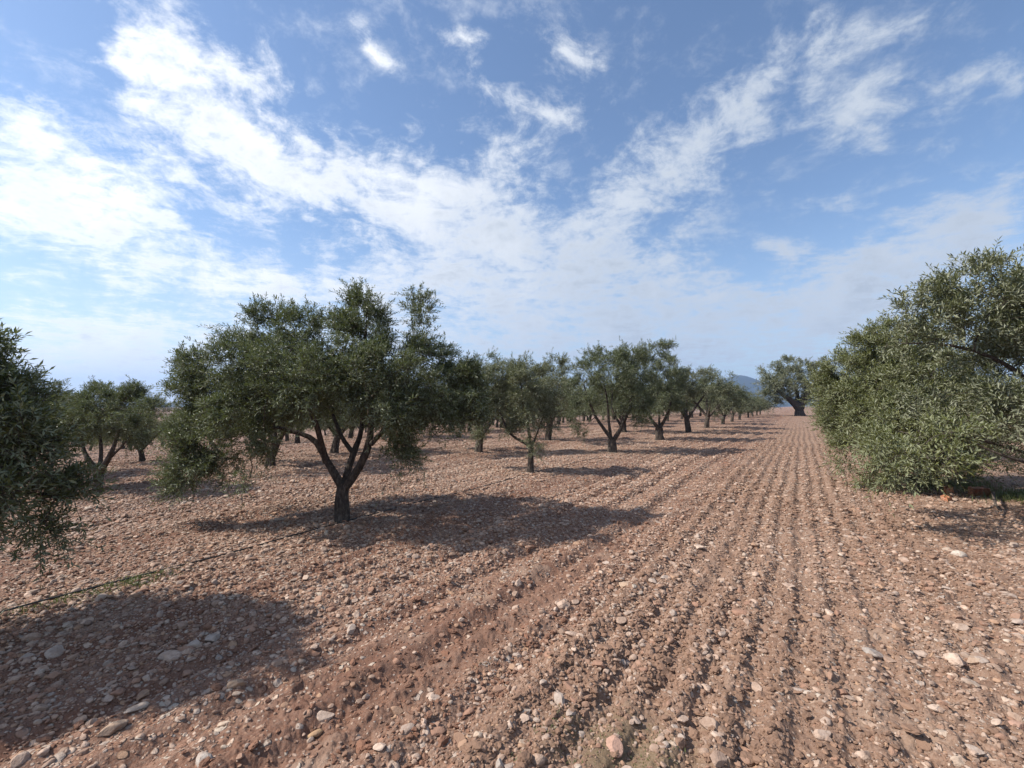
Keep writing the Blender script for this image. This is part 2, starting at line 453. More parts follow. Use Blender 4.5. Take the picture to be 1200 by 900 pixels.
    marked = [  # pixel, size in pixels, colour, proportions, label
        (253, 880, 28, GREY, FLAT, 'big flat grey stone at the bottom edge left of the ochre yellow stone'),
        (286, 795, 26, TAN, TALL, 'upright tan stone at the lower edge of the left shadow'),
        (376, 842, 20, OCHRE, ROUND, 'ochre yellow stone standing on bare soil right of the left shadow'),
        (277, 832, 18, CREAM, LONG, 'oval cream stone just below the upright tan stone'),
        (173, 822, 20, WHITE, LONG, 'whitish oval stone lying inside the left shadow'),
        (148, 842, 24, BUFF, LONG, 'long buff stone at the lower fringe of the left shadow'),
        (562, 858, 18, CREAM, TALL, 'egg shaped cream stone left of the greenish bare patch'),
        (611, 857, 15, CREAM, ROUND, 'round cream stone touching the left end of the greenish bare patch'),
        (587, 885, 17, GREY, TALL, 'upright grey stone at the bottom edge beside small weeds'),
        (716, 864, 24, PINK, ROUND, 'pinkish stone half buried on the greenish bare patch'),
        (731, 685, 20, BUFF, ROUND, 'lone big buff stone on the ridge left of the furrows'),
        (1174, 842, 24, PINK, ROUND, 'pink stone near the bottom right corner'),
        (1102, 884, 22, CREAM, FLAT, 'flat bright cream stone at the bottom edge on the right side'),
        (1051, 817, 22, BROWN, ROUND, 'round brown stone between two furrows on the right'),
        (1012, 762, 24, GREY, FLAT, 'flat grey stone lying among the furrows on the right'),
        (1128, 770, 24, BUFF, FLAT, 'paler stone of the pair right of the furrows'),
        (1153, 772, 22, BROWN, ROUND, 'darker stone of the pair right of the furrows'),
        (1115, 650, 18, WHITE, ROUND, 'white stone beside the shadow of the right tree'),
        (1192, 783, 18, WHITE, FLAT, 'white stone at the right edge of the view'),
        (888, 720, 15, WHITE, ROUND, 'small white stone gleaming on a crumbly furrow ridge'),
    ]
    def put(i, x, y, s, label, group, col, prop):
        o = bpy.data.objects.new('field_stone', meshes[i % 12]); COL.objects.link(o)
        o.location = (x, y, float(ground_h(np.array([x]), np.array([y]))[0]) + s * 0.05)
        o.rotation_euler = (rng.normal(0, 0.15), rng.normal(0, 0.15), rng.uniform(0, 6.28)); o.scale = tuple(s * q for q in prop)
        o.color = (*col, 1.0)
        tag(o, label, 'stone', group)
    for i, (px, py, sp, col, prop, lab) in enumerate(marked):
        x, y = gp(px, py); put(i * 5, x, y, sp * math.hypot(y, H) / F * 0.70, lab, 'conspicuous stones on the field', col, prop)
    for i in range(len(big)):
        x, y = P[big[i]]
        put(int(rng.integers(12)), float(x), float(y), float(S[big[i]]), 'ordinary fist sized stone lying loose on the ploughed soil', 'fist sized stones on the field', STONES[int(rng.choice(8, p=w))], (1, 1, 1))

# ------------------------------------------------------------------ trees
def nrm(a): return a / (np.linalg.norm(a, axis=-1, keepdims=True) + 1e-9)
class Wood:
    def __init__(s): s.V, s.Q, s.off = [], [], 0; s.np_, s.nr = [], []
    def tube(s, pts, radii, seg=6, node=True, flare=None):
        pts = np.asarray(pts, float); n = len(pts); radii = np.asarray(radii, float)
        tan = nrm(np.gradient(pts, axis=0))
        ref = np.array([0.31, 0.95, 0.05]) if abs(tan[0][1]) < 0.9 else np.array([1.0, 0, 0])
        a = nrm(np.cross(tan, ref)); b = np.cross(tan, a)
        th = np.arange(seg) * 2 * np.pi / seg
        rr = radii[:, None] * np.ones((1, seg))
        if flare is not None: rr = rr * flare(np.arange(n)[:, None] / (n - 1), th[None])
        ring = pts[:, None] + rr[..., None] * (np.cos(th)[None, :, None] * a[:, None] + np.sin(th)[None, :, None] * b[:, None])
        s.V.append(ring.reshape(-1, 3))
        i = np.arange(n - 1)[:, None] * seg; j = np.arange(seg)[None]; j1 = (j + 1) % seg
        s.Q.append((np.stack([i + j, i + j1, i + seg + j1, i + seg + j], -1).reshape(-1, 4) + s.off)); s.off += n * seg
        if node: s.np_.append(pts); s.nr.append(radii)
    def nearest(s, c, pref_low=0.35):
        P = np.vstack(s.np_); r = np.concatenate(s.nr)
        d = np.linalg.norm(P - c, axis=1) + pref_low * np.clip(P[:, 2] - c[2], 0, None)
        k = int(np.argmin(d)); return P[k], r[k]

def curve(a, b, rise, r, n=6, jit=0.05):
    t = np.linspace(0, 1, n)[:, None]
    L = np.linalg.norm(b - a)
    mid = (a + b) / 2 + np.array([0, 0, rise * L]) + r.normal(0, jit * L, 3)
    p = (1 - t) ** 2 * a + 2 * t * (1 - t) * mid + t * t * b
    w = r.normal(0, jit * 0.4 * L, (n, 3)); w[0] = 0; w[-1] = 0
    return p + w

def resample(pts, n):
    pts = np.asarray(pts, float)
    d = np.r_[0, np.cumsum(np.linalg.norm(np.diff(pts, axis=0), axis=1))]
    t = np.linspace(0, d[-1], n)
    o = np.stack([np.interp(t, d, pts[:, k]) for k in range(3)], 1)
    for _ in range(2): o[1:-1] = 0.25 * o[:-2] + 0.5 * o[1:-1] + 0.25 * o[2:]
    return o

def build_tree_meshes(name, trunk, trunk_r, limbs, blobs, shoots, leaf, mat, seed, up=0.4, clump=0.26, nleaf=14, shoot_len=0.30, hole=0.0):
    """trunk: polyline; limbs: list of (polyline, r0, r1); blobs: list of (centre, radii, weight) in local metres"""
    r = np.random.default_rng(seed); W = Wood()
    tp = resample(trunk, 12)
    tr = np.linspace(trunk_r * 1.08, trunk_r * 0.85, 12)
    ph = r.uniform(0, 6, 3)
    def flare(t, th):
        return (1 + 0.55 * np.exp(-t * 7)) * (1 + 0.13 * np.sin(3 * th + ph[0] + 2.5 * t) + 0.09 * np.sin(5 * th + ph[1] - 4 * t) + 0.05 * np.sin(9 * t + ph[2] + th))
    W.tube(tp, tr, 20, flare=flare)
    for pl, r0, r1 in limbs:
        p = resample(pl, 12)
        W.tube(p, np.linspace(r0, r1, 12) * (1 + 0.05 * r.normal(size=12)), 8)
    cc = np.array([b[0] for b in blobs]); cmid = cc.mean(0)
    zlow = tp[-1][2] + 0.25 * (cc[:, 2].max() - tp[-1][2])
    order = np.argsort([np.linalg.norm(c - tp[-1]) + (50 if c[2] < zlow else 0) for c in cc])
    CP, CO, CD = [], [], []
    tot = sum(b[2] * (b[1][0] * b[1][1] + b[1][1] * b[1][2] + b[1][0] * b[1][2]) for b in blobs)
    for k in order:
        c, rad, wgt = np.asarray(blobs[k][0], float), np.asarray(blobs[k][1], float), blobs[k][2]
        a, ra = W.nearest(c, -0.45 if c[2] < zlow else 0.35)
        L = np.linalg.norm(c - a)
        if L > 0.12:
            p = curve(a, c, 0.12, r)
            W.tube(p, np.linspace(min(ra * 0.75, 0.010 + 0.014 * L), 0.006, 6), 6)
        area = rad[0] * rad[1] + rad[1] * rad[2] + rad[0] * rad[2]
        n = max(3, int(area / (clump ** 2) * 1.15 * wgt))
        d = nrm(r.normal(size=(n, 3)))
        rr = r.uniform(0.15, 1, n) ** 0.42
        pos = c + d * rad * rr[:, None]
        for i in range(n):
            a, ra = W.nearest(pos[i], 0.2)
            if np.linalg.norm(pos[i] - a) > 0.06:
                W.tube(curve(a, pos[i], 0.05, r, 4), np.linspace(min(ra * 0.7, 0.009), 0.0035, 4), 4)
        ns = shoots * wgt * area / tot / n
        out = nrm(d * 0.9 + 0.6 * nrm(pos - cmid))
        cnt = r.poisson(ns * np.exp(r.normal(-0.1, 0.45, n)))
        CP.append(np.repeat(pos, cnt, 0)); CO.append(np.repeat(out, cnt, 0))
    P = np.vstack(CP); O = np.vstack(CO); S = len(P)
    P = P + r.normal(0, clump * 0.31, (S, 3))
    D = nrm(O * 0.65 + np.array([0, 0, up]) + r.normal(0, 0.62, (S, 3)))
    ln = shoot_len * r.uniform(0.55, 1.25, S)
    ref = nrm(r.normal(size=(S, 3))); A = nrm(np.cross(D, ref)); B = np.cross(D, A)
    LV, tint = [], []
    shoot_t = np.clip(r.normal(0.45, 0.25, S), 0, 1)
    def at(t): return P + D * (ln * t)[:, None] - np.array([0, 0, 1.0]) * (ln * 0.30 * t * t)[:, None]
    for j in range(nleaf):
        t = (j // 2 + 0.6 + r.uniform(-.2, .2, S)) / (nleaf / 2)
        ang = (j // 2) * np.pi / 2 + (j % 2) * np.pi + r.uniform(-0.4, 0.4, S)
        side = np.cos(ang)[:, None] * A + np.sin(ang)[:, None] * B
        last = j >= nleaf - 2
        ax = nrm(D * (1.2 if last else 0.75) + side * (0.4 if last else 0.85) + r.normal(0, 0.18, (S, 3)))
        nm = nrm(np.array([0, 0, 0.9]) + D * 0.3 + r.normal(0, 0.55, (S, 3)))
        wv = nrm(np.cross(ax, nm))
        nm = np.cross(wv, ax)
        l = leaf * r.uniform(0.7, 1.2, S); w = l * r.uniform(0.10, 0.145, S)
        b = at(t)
        m = b + ax * (l * 0.5)[:, None] + nm * (l * 0.05)[:, None]
        tip = b + ax * l[:, None] - nm * (l * 0.06)[:, None]
        LV.append(np.stack([b, m - wv * w[:, None], tip, m + wv * w[:, None]], 1).reshape(-1, 3))
        tint.append(np.repeat(np.clip(shoot_t + r.normal(0, 0.18, S), 0, 1), 4))
    LV = np.vstack(LV); nq = len(LV) // 4
    LQ = np.arange(nq * 4).reshape(-1, 4)
    # shoots: three sided tapering sprigs
    tw, off = [], len(LV)
    rad = 0.0028
    for t, q in ((0.0, 1.0), (0.95, 0.4)):
        c = at(np.full(S, t))
        for k in range(3):
            an = 2 * np.pi * k / 3
            tw.append(c + (np.cos(an) * A + np.sin(an) * B) * rad * q)
    tw = np.stack(tw, 1)                                         # S,6,3
    base = off + np.arange(S)[:, None, None] * 6
    tq = np.array([[0, 1, 4, 3], [1, 2, 5, 4], [2, 0, 3, 5]])[None] + base
    V = np.vstack([LV, tw.reshape(-1, 3)]); tq = tq.reshape(-1, 4)
    mi = np.r_[np.zeros(nq, int), np.ones(len(tq), int)]
    crown = mk_mesh(name + '_crown', V, [np.vstack([LQ, tq])], [mat, M_BARK], mat_idx=mi, attrs={'tint': np.r_[np.concatenate(tint), np.zeros(S * 6)]})
    wood = mk_mesh(name + '_trunk', np.vstack(W.V), [np.vstack(W.Q)], M_BARK, smooth=True)
    return wood, crown

def tree_thing(meshes, loc, label, cat='olive tree', group=None, name='olive_tree', rz=0.0, s=1.0):
    e = bpy.data.objects.new(name, None); COL.objects.link(e)
    e.empty_display_size = 0.3
    e.location = loc; e.rotation_euler = (0, 0, rz); e.scale = (s, s, s)
    tag(e, label, cat, group)
    link('trunk', meshes[0], e); link('crown', meshes[1], e)
    return e

def px_tree(base_px, base_y, trunk_px, tr, limb_px, blob_px, **kw):
    """a tree whose crown lobes were measured on the photograph: pixel + depth offset -> metres round its base"""
    bx = (base_px - CX) / F * base_y
    bz = float(terrain(np.array([bx]), np.array([base_y]))[0])
    o = np.array([bx, base_y, bz])
    trunk = [np.array([0, 0, -0.15])] + [p3(x, y, base_y + dz) - o for x, y, dz in trunk_px]
    limbs = [([p3(x, y, base_y + dz) - o for x, y, dz in pl], a, b) for pl, a, b in limb_px]
    blobs = []
    for x, y, rx, ry, dz, *w in blob_px:
        m = (base_y + dz) / F
        blobs.append((p3(x, y, base_y + dz) - o, (rx * m, max(rx, ry) * m * 0.95, ry * m), w[0] if w else 1.0))
    return build_tree_meshes('olive_tree', trunk, tr, limbs, blobs, **kw), tuple(o)

def generic_tree(seed, h, rad, shoots, leaf, mat, nl=4, trunk_h=0.75, low=0.38, **kw):
    r = np.random.default_rng(seed)
    tr = 0.13 * h / 3.4
    lean = r.normal(0, 0.07, 2)
    top = np.array([lean[0], lean[1], trunk_h])
    limbs, blobs = [], []
    a0 = r.uniform(0, 6.28)
    for k in range(nl):
        a = a0 + k * 2 * np.pi / nl + r.uniform(-0.35, 0.35)
        dr = np.array([math.cos(a), math.sin(a), 0])
        R1 = rad * r.uniform(0.45, 0.65); z1 = h * r.uniform(0.52, 0.66)
        e = top + dr * R1 + np.array([0, 0, z1 - trunk_h])
        m = top + dr * R1 * 0.45 + np.array([0, 0, (z1 - trunk_h) * 0.42]) + r.normal(0, 0.05, 3)
        limbs.append(([top - [0, 0, 0.1], m, e], tr * 0.62, 0.025))
        blobs.append((e + [0, 0, 0.05], (rad * r.uniform(.36, .48), rad * r.uniform(.36, .48), h * r.uniform(.15, .20)), 1.0))
        blobs.append((e + dr * rad * r.uniform(0.22, 0.38) + [0, 0, -h * r.uniform(0.08, 0.2)], (rad * r.uniform(.26, .36),) * 2 + (h * r.uniform(.12, .18),), 1.0))
        if r.random() < 0.75:
            a2 = a + r.uniform(-0.6, 0.6); d2 = np.array([math.cos(a2), math.sin(a2), 0])
            blobs.append((top + d2 * rad * r.uniform(.65, .9) + [0, 0, h * (low + r.uniform(0, .1)) - trunk_h], (rad * r.uniform(.18, .28),) * 2 + (h * r.uniform(.10, .15),), 0.9))
        if r.random() < 0.8:
            blobs.append((e + dr * rad * r.uniform(-.15, .15) + [0, 0, h * r.uniform(0.18, 0.26)], (rad * r.uniform(.15, .27),) * 2 + (h * r.uniform(.10, .16),), 1.0))
    blobs.append((top + [0, 0, h * 0.72 - trunk_h], (rad * .42, rad * .42, h * .18), 1.0))
    blobs.append((top + [r.normal(0, .2) * rad, r.normal(0, .2) * rad, h * 0.88 - trunk_h], (rad * .24, rad * .24, h * .12), 1.0))
    limbs.append(([top - [0, 0, .1], top + [0.05, 0.05, (h * .7 - trunk_h) * .5], top + [0, 0, h * .7 - trunk_h]], tr * .5, .02))
    return build_tree_meshes('olive_tree', [np.array([0, 0, -0.15]), np.array([lean[0] * .3, lean[1] * .3, trunk_h * .5]), top], tr, limbs, blobs, shoots, leaf, mat, seed, **kw)

def row_y(px, u=-5.72):                            # distance at which the row at u crosses a pixel column
    k = (px - CX) / F
    return u / (k * CT - ST)

litter_spots = []
def build_trees():
    # --- the tree in the middle of the left half
    y0 = F * H / (608 - YH)
    limb = [([(404, 572, 0), (394, 553, 0), (381, 537, .05), (376, 518, .1), (362, 508, .15), (335, 505, .1), (300, 490, 0)], .062, .02),
            ([(384, 541, .05), (378, 522, -.1), (372, 495, -.3), (350, 455, -.5), (335, 420, -.5)], .05, .015),
            ([(404, 572, 0), (410, 548, .15), (414, 528, .3), (424, 515, .45), (428, 490, .6), (415, 450, .8), (400, 420, .8)], .055, .016),
            ([(415, 530, .3), (402, 515, .4), (393, 492, .6), (380, 460, .9)], .04, .014),
            ([(404, 574, 0), (418, 556, -.1), (430, 537, -.15), (438, 510, -.2), (434, 475, -.15), (426, 430, 0), (428, 380, 0)], .068, .016),
            ([(436, 520, -.2), (462, 490, -.4), (490, 470, -.4), (520, 465, -.3)], .04, .014),
            ([(433, 470, -.15), (465, 430, -.1), (486, 395, .1)], .03, .012)]
    bl = [(430, 388, 38, 40, 0), (429, 359, 22, 20, 0, 1.5), (410, 368, 18, 22, .3, 1.3), (448, 395, 16, 22, -.2), (491, 362, 11, 20, .1, 1.8), (495, 398, 17, 22, .1, 1.2), (505, 425, 32, 32, .2),
          (468, 428, 38, 32, -.5), (336, 374, 13, 18, .3, 1.5), (298, 376, 15, 18, .2, 1.5), (270, 388, 13, 14, .1, 1.3), (318, 402, 36, 22, .3), (355, 392, 26, 26, -.2), (380, 402, 30, 30, .6), (272, 405, 26, 18, 0, .8),
          (238, 432, 30, 22, .2, 1.2), (222, 448, 20, 20, 0, 1.5), (290, 435, 50, 30, -.5), (340, 435, 48, 36, -.9), (340, 430, 48, 34, .9), (270, 475, 46, 30, .5), (268, 472, 44, 32, -.6),
          (226, 500, 24, 28, 0, 1.5), (240, 532, 30, 28, -.3, 1.5), (222, 558, 20, 16, -.2, 1.7), (250, 554, 22, 16, -.3, 1.7), (310, 478, 44, 28, -.9), (300, 512, 30, 18, -.6), (312, 520, 20, 16, .4), (296, 558, 8, 14, -.5, .6), (385, 440, 48, 40, -1.0), (400, 445, 50, 38, 1.1), (440, 445, 48, 44, -.9), (455, 455, 46, 38, .9),
          (372, 478, 32, 18, -.8), (350, 480, 30, 22, .9), (505, 465, 38, 30, -.4), (545, 466, 24, 28, 0, 1.6), (552, 492, 18, 18, 0, 1.6), (530, 440, 22, 24, .1, 1.1), (518, 500, 20, 16, -.3, 1.5), (470, 490, 26, 24, .5), (482, 508, 20, 22, -.2, 1.5), (476, 530, 14, 16, -.2, 1.3), (481, 553, 6, 12, -.2, .5), (460, 478, 30, 22, -.8)]
    ms, o = px_tree(403, y0, [(403, 592, 0), (404, 568, 0)], .095, limb, bl, shoots=12500, leaf=.056, mat=M_LEAF, seed=1, clump=.25, nleaf=14, shoot_len=.21)
    tree_thing(ms, o, 'largest olive tree, black trunk forking low under a broad drooping crown', group='olive trees of the near row')
    # --- tree at the left border, trunk out of view
    yl = 2.75
    bl = [(-95, 450, 90, 60, .5), (-58, 412, 38, 30, .6), (-65, 480, 70, 70, .3), (-18, 520, 46, 50, .5), (-14, 480, 30, 36, .7), (0, 548, 28, 34, .6), (-60, 570, 60, 40, .2), (-120, 420, 80, 60, .2), (58, 588, 18, 26, .8, 1.3), (60, 610, 15, 16, .8, 1.3), (-20, 580, 28, 22, .5),
          (-265, 400, 85, 65, .2), (-360, 390, 110, 90, .1), (-310, 350, 85, 40, .4), (-215, 395, 65, 55, .5), (-220, 480, 110, 80, .4), (-330, 450, 100, 90, .0), (-100, 440, 60, 60, .7)]
    limb = [([(-255, 845, 0), (-200, 720, .1), (-130, 600, .3), (-60, 520, .5), (10, 480, .7)], .07, .015), ([(-130, 600, .3), (-40, 590, .5), (30, 575, .7), (72, 580, .8)], .035, .009), ([(-260, 845, 0), (-250, 700, 0), (-210, 550, .2), (-180, 420, .2)], .07, .02), ([(-260, 845, 0), (-330, 700, 0), (-340, 500, 0)], .06, .02)]
    ms, o = px_tree(-260, yl, [(-258, 900, 0), (-255, 840, 0)], .12, limb, bl, shoots=8000, leaf=.058, mat=M_LEAF, seed=2, clump=.22, nleaf=14, shoot_len=.24)
    tree_thing(ms, o, 'dark olive tree cut by the left edge, lowest branch hanging near the stones', group='olive trees of the near row')
    # --- thin young tree
    y2 = row_y(622)
    limb = [([(622, 524, 0), (615, 517, 0), (600, 513, 0), (592, 500, .1), (586, 482, .1), (576, 465, .1)], .045, .014), ([(622, 526, 0), (620, 508, 0), (618, 495, 0), (612, 470, -.2), (610, 445, 0)], .042, .012), ([(619, 497, 0), (608, 494, .1), (600, 493, .2)], .02, .01), ([(622, 527, 0), (632, 500, .3), (640, 480, .3)], .03, .01)]
    bl = [(578, 445, 18, 20, 0), (572, 465, 16, 18, 0), (590, 470, 16, 18, .3), (615, 434, 14, 14, 0), (612, 455, 18, 20, -.3), (630, 450, 14, 18, .2), (633, 475, 16, 18, .3), (600, 440, 14, 18, .2), (602, 490, 12, 12, .2, .7), (645, 470, 12, 16, .2), (622, 485, 14, 12, -.3), (570, 510, 12, 10, .4, .7), (586, 500, 12, 10, .2, .6), (566, 485, 12, 14, .3, .8), (630, 522, 12, 9, -.3, .6), (640, 500, 9, 12, .2, .6)]
    ms, o = px_tree(622, y2, [(622, 540, 0), (622, 524, 0)], .075, limb, bl, shoots=3000, leaf=.06, mat=M_GREY, seed=3, clump=.24, up=.45, shoot_len=.23)
    tree_thing(ms, o, 'slender open olive tree with a bent side limb and thin silvery foliage', group='olive trees of the near row')
    # --- the two full trees right of it
    y3 = row_y(717)
    limb = [([(717, 516, 0), (708, 503, 0), (698, 490, .2), (690, 470, .3), (684, 450, .3)], .075, .02), ([(716, 516, 0), (713, 495, .2), (712, 470, .4), (708, 450, .3)], .06, .02), ([(718, 516, 0), (728, 502, -.1), (735, 484, -.2), (740, 465, -.2), (748, 440, 0)], .085, .02), ([(728, 500, 0), (716, 480, .3), (718, 455, .4)], .05, .015)]
    bl = [(712, 420, 22, 14, 0), (700, 425, 20, 14, .5), (735, 420, 22, 14, .3), (690, 440, 20, 16, 0), (720, 440, 28, 20, -.7), (745, 445, 24, 20, .2), (676, 462, 14, 18, .2), (690, 475, 16, 16, -.3), (735, 465, 22, 18, -.6), (755, 465, 18, 20, 0), (685, 500, 10, 10, .2, .7), (750, 490, 10, 14, -.3, .8), (710, 460, 20, 18, 1.0), (668, 480, 9, 14, .4, .7), (748, 420, 14, 16, .5)]
    ms, o = px_tree(717, y3, [(717, 525, 0), (717, 514, 0)], .16, limb, bl, shoots=4600, leaf=.068, mat=M_LEAF, seed=4, clump=.28, shoot_len=.26)
    tree_thing(ms, o, 'full olive tree with three upright limbs, standing right of the slender open tree', group='olive trees of the near row')
    y4 = row_y(772)
    limb = [([(772, 502, 0), (764, 494, 0), (757, 480, .3), (752, 465, .3)], .09, .02), ([(772, 502, 0), (780, 490, 0), (786, 472, -.2), (788, 450, 0)], .09, .02), ([(772, 503, 0), (772, 480, .4), (770, 450, .5)], .06, .02)]
    bl = [(768, 412, 16, 12, 0), (782, 410, 11, 10, .5), (755, 430, 20, 18, 0), (775, 432, 22, 18, -.5), (788, 445, 16, 18, .3), (760, 455, 22, 18, .6), (782, 465, 20, 16, -.4), (748, 470, 14, 16, .3), (796, 470, 11, 14, 0), (758, 480, 14, 10, -.6, .8), (740, 450, 14, 16, .8)]
    ms, o = px_tree(772, y4, [(772, 511, 0), (772, 501, 0)], .19, limb, bl, shoots=4400, leaf=.072, mat=M_LEAF, seed=5, clump=.31, shoot_len=.27)
    tree_thing(ms, o, 'tall olive tree with a ragged tuft leaning right at its top', group='olive trees of the near row')
    # --- the small tree far left in the second row
    y5 = F * H / (575 - YH)
    limb = [([(120, 553, 0), (108, 541, 0), (101, 528, .1), (96, 505, .2)], .06, .014), ([(120, 553, 0), (128, 542, -.1), (136, 525, -.1), (140, 505, 0), (150, 485, 0)], .06, .014), ([(120, 553, 0), (122, 530, .3), (118, 500, .3), (115, 480, .3)], .045, .014), ([(130, 538, 0), (148, 520, -.2), (158, 505, -.2)], .03, .01)]
    bl = [(112, 470, 26, 20, 0), (105, 488, 30, 18, .5), (148, 470, 24, 18, .2), (165, 480, 16, 18, 0), (130, 488, 30, 18, -.5), (90, 500, 22, 18, 0), (75, 490, 18, 22, .5), (172, 500, 13, 16, -.2), (158, 508, 16, 12, .4), (80, 525, 12, 14, .2, .7), (128, 470, 24, 18, .7), (125, 500, 26, 12, .8)]
    ms, o = px_tree(120, y5, [(120, 566, 0), (120, 552, 0)], .075, limb, bl, shoots=3300, leaf=.052, mat=M_LEAF, seed=6, clump=.20, shoot_len=.2)
    tree_thing(ms, o, 'low olive tree with a V shaped trunk between left edge tree and largest tree', group='olive trees of the second row')
    # --- right border: the near tree and the bushy ones behind it
    yr = 6.6
    bl = [(1150, 330, 34, 26, 0), (1195, 325, 36, 26, .2), (1120, 345, 28, 22, .1), (1085, 368, 26, 18, 0, .8), (1165, 365, 44, 26, -.2), (1110, 385, 36, 20, -.1), (1215, 365, 40, 34, .3), (1062, 395, 18, 12, 0, .7), (1150, 410, 40, 16, .5, .8), (1200, 420, 34, 22, .3, 1.0), (1190, 465, 30, 24, .5, .9), (1195, 510, 28, 18, .3, .7), (1130, 460, 26, 16, .8, .6), (1240, 480, 40, 40, 0), (1180, 520, 26, 16, .3, .45), (1090, 430, 24, 14, .4, .7),
          (1260, 330, 50, 40, .2), (1320, 380, 60, 50, .2), (1300, 470, 60, 50, .4), (1270, 400, 50, 50, -.6), (1340, 440, 50, 60, -.6), (1260, 390, 60, 50, 1.2), (1200, 390, 40, 30, 1.1),
          (1115, 490, 34, 22, .3, .6), (1080, 470, 26, 22, .5, .6), (1180, 490, 36, 18, -.6, .4), (1230, 470, 50, 26, -.8)]
    limb = [([(1280, 560, 0), (1250, 500, .1), (1200, 435, .1), (1150, 410, 0), (1105, 400, 0), (1065, 402, 0)], .06, .010), ([(1280, 560, 0), (1240, 545, .1), (1200, 530, .2), (1160, 520, .2), (1110, 500, .3)], .045, .010), ([(1285, 570, 0), (1240, 555, -.2), (1195, 540, -.3), (1150, 528, -.2), (1120, 505, .1)], .04, .009), ([(1280, 560, 0), (1270, 480, 0), (1240, 400, .1), (1200, 350, .1), (1170, 320, 0)], .06, .012), ([(1280, 560, 0), (1320, 480, 0), (1330, 400, 0)], .06, .015)]
    ms, o = px_tree(1285, yr, [(1284, 590, 0), (1281, 555, 0)], .12, limb, bl, shoots=6200, leaf=.082, mat=M_GREY, seed=7, clump=.22, nleaf=12, shoot_len=.30, up=.42)
    tree_thing(ms, o, 'grey green olive tree cut by the right edge, branches arching over the bricks', group='olive trees along the right border')
    yb = 9.2
    bl = [(1030, 420, 34, 24, 0), (1015, 400, 16, 14, .2, .8), (1060, 415, 34, 30, .5), (1000, 445, 30, 26, .3), (1045, 460, 42, 30, -.6), (1090, 460, 44, 40, .2), (1000, 485, 28, 28, .4), (1030, 500, 36, 30, -.5), (1080, 510, 44, 34, -.4), (1010, 530, 26, 22, 0), (1045, 545, 32, 20, -.4), (1090, 540, 26, 16, -.2), (1130, 520, 34, 40, .4), (975, 455, 20, 20, .8), (982, 490, 18, 22, .8), (1130, 450, 40, 40, .8), (1045, 535, 32, 22, -3.3), (1085, 537, 30, 14, -3.4, .7), (1020, 552, 14, 12, -3.2, .8), (1105, 508, 26, 16, -3.3, .6), (1050, 505, 34, 24, -2.4), (1105, 490, 34, 28, -1.0), (1060, 470, 34, 28, -.8), (1050, 395, 22, 16, .3), (1085, 400, 24, 20, .6), (1020, 555, 18, 10, -.3, .7)]
    limb = [([(1085, 540, 0), (1060, 510, 0), (1030, 470, 0), (1010, 440, .2)], .05, .015), ([(1085, 540, 0), (1090, 490, .1), (1080, 440, .4)], .06, .015), ([(1085, 540, 0), (1120, 500, .3), (1130, 460, .5)], .05, .015), ([(1085, 535, 0), (1085, 500, -.8), (1080, 500, -2.0), (1070, 530, -3.2)], .035, .009)]
    ms, o = px_tree(1090, yb, [(1088, 550, 0), (1085, 538, 0)], .10, limb, bl, shoots=7800, leaf=.080, mat=M_LUSH, seed=8, clump=.24, nleaf=12, shoot_len=.30, up=.4)
    tree_thing(ms, o, 'bright green bushy olive tree whose foliage reaches the ground beside the ploughed strip', group='olive trees along the right border')
    bush = generic_tree(31, 3.7, 2.3, 3200, .09, M_LUSH, nl=5, trunk_h=.5, low=.2, clump=.30, shoot_len=.34, nleaf=12)
    for i, (u, v, s, lab) in enumerate(((2.9, 20.5, 1.0, 'bushy green olive tree next behind the bright green bush on the right'),
                                        (3.1, 27.0, 1.0, 'rounded green olive tree second behind the bright green bush on the right'),
                                        (3.3, 34.5, 1.05, 'green olive tree mostly hidden at the back of the right border row'))):
        x, y = uv2xy(u, v)
        tree_thing(bush, (x, y, 0), lab, group='olive trees along the right border', rz=1.9 * i, s=s)
    # --- the old wide tree at the end of the strip
    yo = 66.0
    limb = [([(936, 478, 0), (928, 470, 0), (918, 463, .5), (908, 455, .5)], .6, .12), ([(937, 478, 0), (942, 465, 0), (952, 452, 0), (960, 442, 0)], .6, .12), ([(936, 479, 0), (934, 462, 1), (932, 445, 1)], .5, .12)]
    bl = [(905, 436, 13, 9, 0), (925, 428, 13, 8, 0), (940, 434, 16, 10, 1), (962, 428, 11, 8, 0), (920, 446, 20, 11, -1.5), (900, 452, 11, 10, .5), (945, 450, 18, 12, -1), (966, 440, 12, 12, 1), (912, 462, 13, 9, .5), (898, 465, 9, 8, 0), (955, 462, 12, 10, .5), (930, 455, 18, 10, 1.5), (970, 455, 10, 14, .5), (905, 474, 7, 6, 0, .8)]
    ms, o = px_tree(936, yo, [(936, 485, 0), (936, 477, 0)], .58, limb, bl, shoots=3600, leaf=.26, mat=M_GREY, seed=9, clump=.62, nleaf=12, shoot_len=.8)
    tree_thing(ms, o, 'old thick trunked tree with a wide dark crown at the far end of the strip', cat='tree', group=None)
    # --- generic trees
    gen = [generic_tree(100 + k, 3.6, 2.05, 3800, .075, M_LEAF if k % 2 else M_GREY, nl=3 + k % 3, clump=.30, shoot_len=.27, nleaf=12) for k in range(4)]
    farm = [generic_tree(200 + k, 3.6, 2.15, 2300, .11, M_LEAF if k % 2 else M_GREY, nl=4, clump=.36, shoot_len=.31, nleaf=12) for k in range(3)]
    used = []
    litter_spots.extend([gp(403, 608), gp(622, 551), gp(717, 530), gp(1200, 575), gp(1110, 565), (-4.6, 2.9)])
    def place(x, y, s, lab, grp, lib, k):
        z = float(terrain(np.array([x]), np.array([y]))[0])
        tree_thing(lib[k % len(lib)], (x, y, z), lab, group=grp, rz=(k * 2.399) % 6.28, s=s)
        used.append((x, y))
